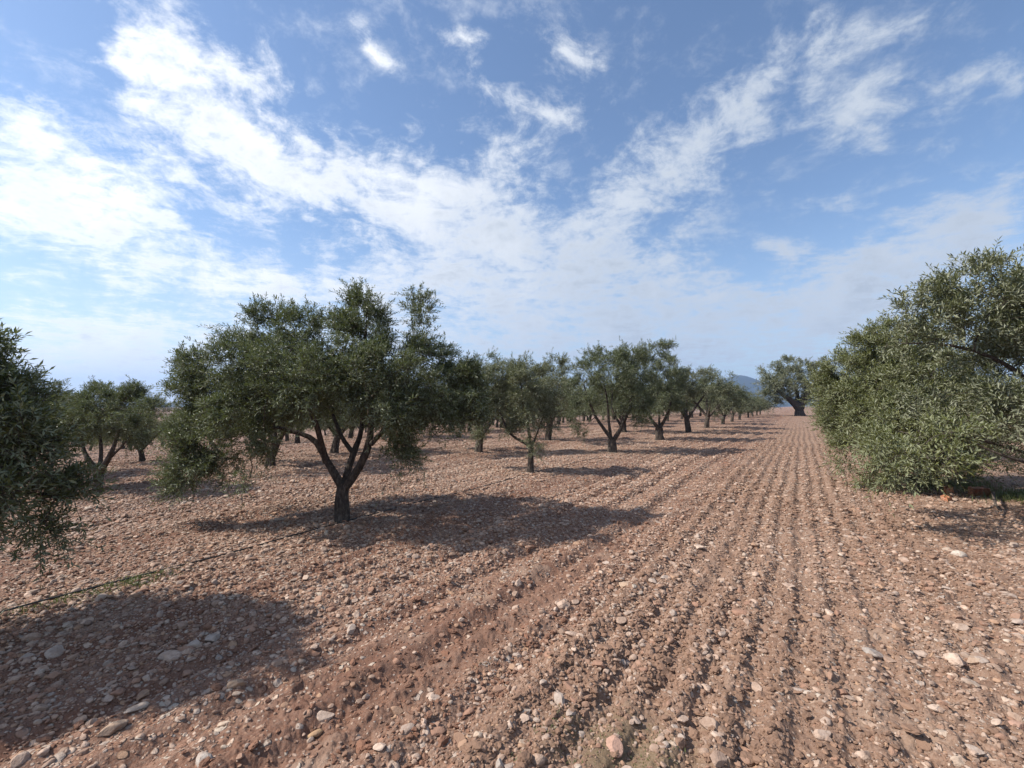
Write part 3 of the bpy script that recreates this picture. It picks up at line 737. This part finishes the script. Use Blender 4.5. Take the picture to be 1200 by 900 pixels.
    near = [(806, 1.14, 'first olive tree of the dense line behind the tufted tree'), (827, 1.14, 'second olive tree of the dense line behind the tufted tree'),
            (846, 1.0, 'third olive tree of the dense line behind the tufted tree, thin straight trunk'), (857, .94, 'fourth olive tree of the dense line, just left of the blue hill'),
            (866, .86, 'fifth olive tree of the dense line, below the blue hill')]
    for k, (px, s, lab) in enumerate(near):
        y = row_y(px); x = (px - CX) / F * y
        place(x, y, s, lab, 'olive trees of the near row', gen, k)
    for k, v in enumerate((64.5, 71, 78, 85)):
        x, y = uv2xy(-5.72, v); place(x, y, .80, 'small looking olive tree far down the near row, towards the old wide tree', 'olive trees far down the near row', farm, k)
    sec = [(318, 547, .86, 'olive tree seen through the left limbs of the largest tree'), (393, 531, .92, 'olive tree framed by the forked trunk of the largest tree'),
           (561, 530, .95, 'olive tree whose trunk shows just right of the largest tree'), (642, 516, 1.08, 'olive tree standing behind the slender open tree'),
           (731, 506, 1.1, 'olive tree behind the full tree with three upright limbs'), (170, 541, .52, 'very low olive tree beyond the V shaped tree'), (20, 560, .72, 'olive tree half hidden behind the left edge tree')]
    for k, (px, py, s, lab) in enumerate(sec):
        x, y = gp(px, py); place(x, y, s, lab, 'olive trees of the second row', gen, k + 1)
    k = 0
    for ri, u in enumerate((-11.8, -17.6, -23.5, -29.4, -35.3, -41.2, -47.0, -53, -59)):
        for v in np.arange(-6, 88, 6.6):
            uj, vj = u + rng.uniform(-.4, .4), v + rng.uniform(-.7, .7) + (ri % 2) * 1.5
            x, y = uv2xy(uj, vj)
            if y < 11 or abs(x / y) > 1.32: continue
            if min((x - a) ** 2 + (y - b) ** 2 for a, b in used) < 4.2 ** 2: continue
            px = CX + F * x / y
            if px < 240 and y < 26: continue
            s = rng.uniform(.92, 1.14) * (0.80 if px < 330 else 1.0)
            place(x, y, s, 'olive tree of the rows further back, mostly hidden by nearer crowns', 'olive trees of the rows further back', gen if y < 22 else farm, k); k += 1

# ------------------------------------------------------------------ hose, rubble, grass, hills, haze
def build_small():
    W = Wood()
    v = np.arange(-3.0, 13.5, 0.12); u = -5.52 + 0.05 * np.sin(v * 1.1) + 0.03 * np.sin(v * 2.9 + 1)
    x, y = uv2xy(u, v)
    z = np.array(ground_h(x, y)); z = np.convolve(np.pad(z, 3, 'edge'), np.ones(7) / 7, 'valid') + 0.02
    W.tube(np.stack([x, y, z], 1), np.full(len(v), 0.0085), 8)
    o = link('irrigation_pipe', mk_mesh('irrigation_pipe', np.vstack(W.V), [np.vstack(W.Q)], M_PIPE, smooth=True))
    tag(o, 'thin black irrigation pipe lying on the stones past the largest tree', 'pipe')
    # rubble under the right tree
    def chunk(name, px, py, dims, rz, mat, label, cat, tilt=0.1, holes=False):
        import bmesh
        bm = bmesh.new()
        bmesh.ops.create_cube(bm, size=1.0)
        bmesh.ops.subdivide_edges(bm, edges=bm.edges[:], cuts=3, use_grid_fill=True)
        rr = random.Random(px)
        for q in bm.verts:
            n = q.co.copy()
            q.co = Vector((n.x * dims[0], n.y * dims[1], n.z * dims[2])) + Vector([rr.uniform(-.012, .012) for _ in range(3)])
            if n.x > 0.4 and n.z > 0: q.co.x -= rr.uniform(0, .06)
        if holes:
            top = [f for f in bm.faces if f.normal.y < -0.9]
            r_ = bmesh.ops.inset_individual(bm, faces=top, thickness=0.008)
            for f in top:
                for q in f.verts: q.co.y += dims[1] * 0.4
        bmesh.ops.bevel(bm, geom=[e for e in bm.edges if e.calc_face_angle(0) > 0.7], offset=0.006, segments=1, affect='EDGES')
        me = bpy.data.meshes.new(name); bm.to_mesh(me); bm.free(); me.materials.append(mat)
        x, y = gp(px, py)
        o = link(name, me, loc=(x, y, float(ground_h(np.array([x]), np.array([y]))[0]) + dims[2] * 0.42)); o.rotation_euler = (tilt, tilt * .6, rz)
        tag(o, label, cat)
    chunk('broken_brick', 1104, 586, (.13, .11, .10), .4, M_BRICK, 'broken red brick with a pale corner on the soil below the right tree', 'brick', .15)
    chunk('brick_fragment', 1106, 577, (.16, .10, .14), 1.2, M_BRICK, 'redder brick piece leaning behind the broken brick', 'brick', -.1)
    chunk('hollow_brick', 1142, 580, (.29, .14, .16), -.1, M_BRICK, 'orange hollow clay block lying under the right tree', 'brick', .05, True)
    W = Wood(); yy = 6.9
    pts = [p3(a, b, d) for a, b, d in ((1158, 576, 7.6), (1160, 590, 7.3), (1166, 598, 7.1), (1178, 604, 6.95), (1190, 610, 6.8), (1206, 617, 6.6))]
    W.tube(resample(pts, 14), np.linspace(.022, .010, 14), 7)
    W.tube(resample([p3(1160, 590, 7.3), p3(1150, 596, 7.25), p3(1138, 592, 7.3)], 6), np.linspace(.014, .005, 6), 6)
    V = np.vstack(W.V); V[:, 2] = np.maximum(V[:, 2], 0.0)
    o = link('dead_branch', mk_mesh('dead_branch', V, [np.vstack(W.Q)], M_WOOD, smooth=True))
    tag(o, 'dark curved dead branch lying on the soil beside the orange clay block', 'branch')
    # grass along the pipe, weeds on the bare patch, greenery under the right tree
    bl, ft = [], []
    def blades(n, sampler, hmin, hmax, wid=.006):
        x, y = sampler(n); z = ground_h(x, y) - 0.01
        h = rng.uniform(hmin, hmax, n); a = rng.uniform(0, 6.28, n); ln = rng.uniform(.1, .9, n) * h
        dx, dy = np.cos(a), np.sin(a); w = rng.uniform(.5, 1, n) * wid
        b = np.stack([x, y, z], 1); s = np.stack([-dy, dx, 0 * x], 1) * w[:, None]
        m = b + np.stack([dx * ln * .35, dy * ln * .35, h * .6], 1); t = b + np.stack([dx * ln, dy * ln, h], 1)
        bl.append(np.stack([b - s, b + s, m + s * .8, t, m - s * .8], 1).reshape(-1, 3)); ft.append(np.repeat(rng.random(n), 5))
    def strip(n):
        v = rng.normal(-.05, .40, n); u = -5.50 + rng.normal(.06, .09, n) - .03 * v; return uv2xy(u, v)
    x0, y0 = gp(132, 684); u0, v0 = xy2uv(x0, y0)
    def strip(n):
        return uv2xy(-5.42 + rng.normal(0, .09, n), v0 + 0.15 + np.abs(rng.normal(0.0, .32, n)) * rng.choice([-1.6, 0.6], n))
    blades(2600, strip, .012, .042, .0045)
    for px, py, s, n in ((655, 842, .10, 260), (700, 850, .07, 110), (690, 885, .12, 200), (752, 878, .08, 220), (760, 850, .06, 110), (598, 880, .05, 120), (565, 775, .04, 40), (640, 848, .05, 100)):
        a, b = gp(px, py); blades(n, lambda k: (rng.normal(a, s, k), rng.normal(b, s * .8, k)), .006, .022, .004)
    a, b = gp(1190, 585)
    blades(2200, lambda k: (rng.normal(a + .35, .45, k), rng.normal(b, .35, k)), .04, .16)
    a, b = gp(1125, 572)
    blades(700, lambda k: (rng.normal(a, .35, k), rng.normal(b + .2, .25, k)), .04, .14)
    LP = []
    for bx, by in litter_spots:
        n = 900; r = np.abs(rng.normal(0, 0.9, n)); a = rng.uniform(0, 6.28, n)
        x, y = bx + r * np.cos(a), by + r * np.sin(a); z = ground_h(x, y) + rng.uniform(.004, .02, n)
        d = rng.uniform(0, 6.28, n); L = rng.uniform(.03, .055, n); ax = np.stack([np.cos(d), np.sin(d), rng.normal(0, .25, n)], 1); sd = np.stack([-np.sin(d), np.cos(d), rng.normal(0, .3, n)], 1)
        c = np.stack([x, y, z], 1)
        LP.append(np.stack([c - ax * L[:, None] / 2, c + sd * L[:, None] * .12, c + ax * L[:, None] / 2, c - sd * L[:, None] * .12], 1).reshape(-1, 3))
    LV = np.vstack(LP)
    o = link('fallen_leaves', mk_mesh('fallen_leaves', LV, [np.arange(len(LV)).reshape(-1, 4)], M_LITTER, attrs={'tint': np.repeat(rng.random(len(LV) // 4), 4)}))
    tag(o, 'dry brown and grey olive leaves fallen under the trees', 'leaves', kind='stuff')
    V = np.vstack(bl); n = len(V) // 5; i = np.arange(n)[:, None] * 5
    o = link('grass', mk_mesh('grass', V, [i + np.array([[0, 1, 2, 4]]), i + np.array([[4, 2, 3]])], M_GRASS, attrs={'tint': np.concatenate(ft)}))
    tag(o, 'sparse green grass and weeds in small patches on the soil', 'grass', kind='stuff')

def build_hills():
    """blue hills far beyond the grove"""
    D0, D1 = 2300.0, 3400.0
    az = np.radians(np.arange(-75, 75.01, 0.35)); rr = np.linspace(D0, D1, 26)
    A, Q = np.meshgrid(az, rr)
    x, y = Q * np.sin(A), Q * np.cos(A)
    deg = np.degrees(A)
    h = np.zeros_like(A)
    def add(px, py, wid_l, wid_r):
        nonlocal h
        a = math.degrees(math.atan((px - CX) / F)); top = (YH - py) / F * 2850 * math.cos(math.radians(a))
        d = deg - a; w = np.where(d < 0, wid_l, wid_r)
        h = np.maximum(h, top * np.exp(-(np.abs(d) / w) ** 2.0))
    add(866, 440, 3.0, 4.2); add(905, 462, 3, 6); add(1060, 455, 8, 8); add(185, 476, 3, 5); add(60, 470, 5, 6); add(400, 474, 8, 12)
    h = h + 12
    prof = np.sin(np.clip((Q - D0) / 550, 0, 1) * np.pi / 2)
    z = h * prof * (1 + 0.10 * (fbm(x * .007, y * .007, 400, 4) - .5)) + 14 * prof * (fbm(x * .006, y * .006, 410, 4) - .5) - 8
    na = len(az); i = np.arange(len(rr) - 1)[:, None] * na; j = np.arange(na - 1)[None]
    q = np.stack([i + j, i + j + 1, i + na + j + 1, i + na + j], -1).reshape(-1, 4)
    o = link('hills', mk_mesh('hills', np.stack([x.ravel(), y.ravel(), z.ravel()], 1), [q], M_HILL, smooth=True)); tag(o, kind='structure')

def build_haze():
    m, t = nt('haze_air'); g = N(t)
    vol = g.n('ShaderNodeVolumePrincipled', {'Color': (0.40, 0.60, 1.0, 1), 'Density': HAZE})
    vol.inputs['Anisotropy'].default_value = 0.2
    g.n('ShaderNodeOutputMaterial', {'Volume': vol.outputs[0]})
    x, y, z0, z1 = 4400, 4400, -40, 260
    V = [(sx * x, sy * y, z) for z in (z0, z1) for sx, sy in ((-1, -1), (1, -1), (1, 1), (-1, 1))]
    Q = [(0, 3, 2, 1), (4, 5, 6, 7), (0, 1, 5, 4), (1, 2, 6, 5), (2, 3, 7, 6), (3, 0, 4, 7)]
    o = link('haze', mk_mesh('haze', np.array(V, float), [np.array(Q)], m)); tag(o, 'thin pale haze filling the air over the grove', 'haze', kind='stuff')
HAZE = 0.00022

# ------------------------------------------------------------------ sky
SUN_EL, SUN_AZ = R(43.5), R(-93)                   # azimuth from +Y towards +X
CLOUDS = [ # pixel centre, half length, half width, tilt (deg, clockwise on the picture), strength
    (80, 205, 170, 52, 28, 1.25), (60, 262, 130, 32, 20, 1.1), (20, 150, 60, 40, 40, .7), (175, 255, 70, 16, 30, .6), (185, 35, 110, 40, 38, 1.1), (140, 45, 45, 28, 30, .9), (270, 78, 70, 20, 10, .7), (310, 60, 40, 14, 60, .4),
    (265, 150, 130, 42, 36, .95), (300, 190, 90, 36, 30, .75), (165, 110, 60, 24, 45, .5), (490, 240, 145, 72, 12, 1.1), (420, 215, 70, 46, 20, .8), (570, 270, 90, 42, 10, .8), (592, 190, 60, 48, 60, .75), (645, 118, 62, 26, 5, .85), (672, 46, 32, 25, 20, .95), (540, 38, 30, 16, 20, .55), (442, 42, 42, 11, 55, .55), (575, 100, 50, 20, 40, .35),
    (775, 205, 110, 54, -38, .85), (745, 235, 60, 34, 0, .5), (890, 118, 85, 46, -25, .6), (1030, 122, 52, 42, 0, .75), (955, 130, 80, 18, -20, .55), (965, 25, 40, 26, 10, .6), (850, 85, 30, 22, 0, .4), (930, 60, 100, 20, -15, .3),
    (690, 315, 140, 72, 10, 1.0), (640, 355, 150, 40, 0, .75), (735, 345, 80, 40, 0, .7), (600, 395, 260, 45, 0, .75), (450, 330, 120, 40, 5, .5), (250, 322, 130, 25, 6, .95), (330, 335, 110, 26, 4, .65), (110, 372, 140, 28, 4, .85), (60, 410, 190, 30, 0, .8), (250, 400, 200, 40, 0, .5), (10, 310, 26, 16, 0, .6),
    (1125, 240, 80, 36, 8, .75), (1180, 222, 50, 28, -10, .75), (1160, 270, 90, 40, 0, .65), (988, 238, 36, 17, 10, .6), (925, 285, 48, 17, 8, .75), (1050, 320, 170, 42, -16, .85), (900, 360, 170, 45, -12, .8), (850, 320, 36, 26, 0, .5), (1000, 370, 220, 60, 0, .75), (1145, 95, 80, 24, -22, .6), (1200, 75, 50, 26, -20, .45), (1060, 28, 80, 14, -15, .35), (915, 212, 14, 9, 0, .35), (1060, 170, 60, 14, 0, .25),
    (230, 215, 80, 30, 30, .6), (350, 160, 60, 20, 35, .4), (130, 320, 60, 16, 8, .5), (520, 330, 90, 40, 0, .5), (800, 420, 320, 45, 0, .6), (300, 440, 300, 40, 0, .6)]

def build_world():
    w = bpy.data.worlds.new('World'); sc.world = w; w.use_nodes = True
    t = w.node_tree; t.nodes.clear(); g = N(t)
    sky = g.n('ShaderNodeTexSky', sky_type='NISHITA', sun_disc=False, sun_elevation=SUN_EL, sun_rotation=SUN_AZ, altitude=50.0, air_density=1.0, dust_density=0.35, ozone_density=2.4)
    d = g.n('ShaderNodeTexCoord').outputs['Generated']
    s = g.n('ShaderNodeSeparateXYZ', {0: d}); X, Y, Z = s.outputs
    # cloud sheet: directions on a flat layer overhead give the texture its perspective
    zz = g.m('ADD', g.m('MAXIMUM', Z, 0.0), 0.10)
    flat = g.n('ShaderNodeCombineXYZ', {0: g.m('DIVIDE', X, zz), 1: g.m('DIVIDE', Y, zz), 2: 0.3}).outputs[0]
    # stereographic map of the sky round +Y, for where the clouds stand
    den = g.m('MAXIMUM', g.m('ADD', Y, 1.0), 0.02)
    q = g.n('ShaderNodeCombineXYZ', {0: g.m('DIVIDE', X, den), 1: g.m('DIVIDE', Z, den), 2: 0.0}).outputs[0]
    def noise(vec, scale, detail, rough, dist=0.0):
        return g.n('ShaderNodeTexNoise', {'Vector': vec, 'Scale': scale, 'Detail': detail, 'Roughness': rough, 'Distortion': dist})
    wn = noise(q, 7.0, 4.0, 0.6).outputs[1]
    off = g.n('ShaderNodeVectorMath', {0: wn, 1: (0.5, 0.5, 0.5)}, operation='SUBTRACT').outputs[0]
    qw = g.n('ShaderNodeVectorMath', {0: q, 1: g.n('ShaderNodeVectorMath', {0: off, 'Scale': 0.075}, operation='SCALE').outputs[0]}, operation='ADD').outputs[0]
    def st(px, py):
        v = np.array([(px - CX) / F, 1.0, (YH - py) / F]); v /= np.linalg.norm(v)
        return np.array([v[0], v[2]]) / (1 + v[1])
    acc = None
    for px, py, a, b, rot, stg in CLOUDS:
        c = st(px, py); ca, sa = math.cos(R(rot)), math.sin(R(rot))
        e = st(px + a * ca, py + a * sa) - c; f = st(px - b * sa, py + b * ca) - c
        mp = g.n('ShaderNodeMapping', {'Vector': qw, 'Location': (c[0], c[1], 0), 'Rotation': (0, 0, math.atan2(e[1], e[0])), 'Scale': (np.hypot(*e) * 1.62, np.hypot(*f) * 1.62, 1.0)}, vector_type='TEXTURE')
        gr = g.n('ShaderNodeTexGradient', {0: mp.outputs[0]}, gradient_type='QUADRATIC_SPHERE').outputs[1]
        gr = g.m('MULTIPLY', gr, stg)
        acc = gr if acc is None else g.m('ADD', acc, gr)
    acc = g.m('MINIMUM', g.m('ADD', acc, 0.10), 0.95)
    # elsewhere (behind the view) scattered cloud of the same kind
    back = g.m('MULTIPLY', g.smooth(Y, 0.35, -0.1), g.smooth(noise(flat, 0.5, 2.0, 0.5).outputs[0], 0.4, 0.65))
    acc = g.m('MAXIMUM', acc, g.m('MULTIPLY', back, 0.7))
    fw = noise(flat, 1.6, 3.0, 0.6).outputs[1]
    flatw = g.n('ShaderNodeVectorMath', {0: flat, 1: g.n('ShaderNodeVectorMath', {0: fw, 'Scale': 0.35}, operation='SCALE').outputs[0]}, operation='ADD').outputs[0]
    n1 = noise(flatw, 4.2, 10.0, 0.68).outputs[0]
    n2 = noise(qw, 17.0, 10.0, 0.72, 0.15).outputs[0]
    n3 = noise(flatw, 12.0, 8.0, 0.65).outputs[0]
    nn = g.m('ADD', g.m('ADD', g.m('MULTIPLY', n1, 0.40), g.m('MULTIPLY', n2, 0.38)), g.m('MULTIPLY', n3, 0.22))
    dens = g.m('ADD', g.m('MULTIPLY', acc, 0.80), g.m('MULTIPLY', g.m('SUBTRACT', nn, 0.5), 4.8))
    alpha = g.smooth(dens, 0.0, 0.92)
    alpha = g.m('MULTIPLY', alpha, g.smooth(acc, 0.0, 0.22))
    thick = g.smooth(dens, 0.5, 1.3)
    # sunlit cloud: whiter towards the sun (left), slightly grey in its thick middle
    sd = Vector((math.sin(SUN_AZ) * math.cos(SUN_EL), math.cos(SUN_AZ) * math.cos(SUN_EL), math.sin(SUN_EL)))
    cs = g.n('ShaderNodeVectorMath', {0: d, 1: tuple(sd)}, operation='DOT_PRODUCT').outputs[1]
    sunny = g.smooth(cs, -0.2, 0.95)
    lit = g.mix(sunny, (CL * .62, CL * .68, CL * .76), (CL * 1.32, CL * 1.32, CL * 1.30))
    shade = g.mix(sunny, (CL * .50, CL * .56, CL * .64), (CL * 0.88, CL * 0.92, CL * 0.96))
    lump = g.smooth(noise(q, 11.0, 5.0, 0.55).outputs[0], 0.42, 0.62)
    cc = g.mix(g.m('MULTIPLY', thick, g.m('SUBTRACT', 1.0, lump)), lit, shade)
    skyc = g.n('ShaderNodeMix', data_type='RGBA'); 
    # thin veil low over the horizon
    veil = g.m('MULTIPLY', g.smooth(Z, 0.40, 0.0), 0.42)
    base = g.mix(veil, sky.outputs[0], g.mix(sunny, (CL * .50, CL * .60, CL * .72), (CL * .86, CL * .92, CL * 1.0)))
    t.nodes.remove(skyc)
    col = g.mix(g.m('MULTIPLY', alpha, 0.93), base, cc)
    bg = g.n('ShaderNodeBackground', {0: col, 1: 0.118})
    g.n('ShaderNodeOutputWorld', {0: bg.outputs[0]})
    w.cycles.sampling_method = 'MANUAL'; w.cycles.sample_map_resolution = 512
CL = 6.1

def build_light_cam():
    l = bpy.data.lights.new('sun', 'SUN'); l.energy = 5.0; l.angle = R(0.6); l.color = (1.0, 0.94, 0.86)
    o = bpy.data.objects.new('sun', l); COL.objects.link(o)
    d = Vector((math.sin(SUN_AZ) * math.cos(SUN_EL), math.cos(SUN_AZ) * math.cos(SUN_EL), math.sin(SUN_EL)))
    o.rotation_euler = d.to_track_quat('Z', 'Y').to_euler(); o.location = d * 50
    c = bpy.data.cameras.new('camera'); c.sensor_width = 36; c.lens = F * 36 / 1200; c.clip_start = 0.05; c.clip_end = 9000
    co = bpy.data.objects.new('camera', c); COL.objects.link(co)
    co.location = (0, 0, H); co.rotation_euler = (R(90) + math.atan((YH - 450) / F), 0, 0)
    sc.camera = co

build_ground(); build_stones(); build_trees(); build_small(); build_hills(); build_haze(); build_world(); build_light_cam()
vs = sc.view_settings; sc.display_settings.display_device = 'sRGB'
vs.view_transform = 'Standard'; vs.look = 'None'; vs.gamma = 1; vs.exposure = 0.55; vs.use_curve_mapping = False
cy = sc.cycles
cy.max_bounces = 6; cy.diffuse_bounces = 3; cy.glossy_bounces = 2; cy.transmission_bounces = 3; cy.volume_bounces = 0; cy.transparent_max_bounces = 4
cy.use_denoising = True; cy.caustics_reflective = False; cy.caustics_refractive = False
cy.sample_clamp_indirect = 4.0
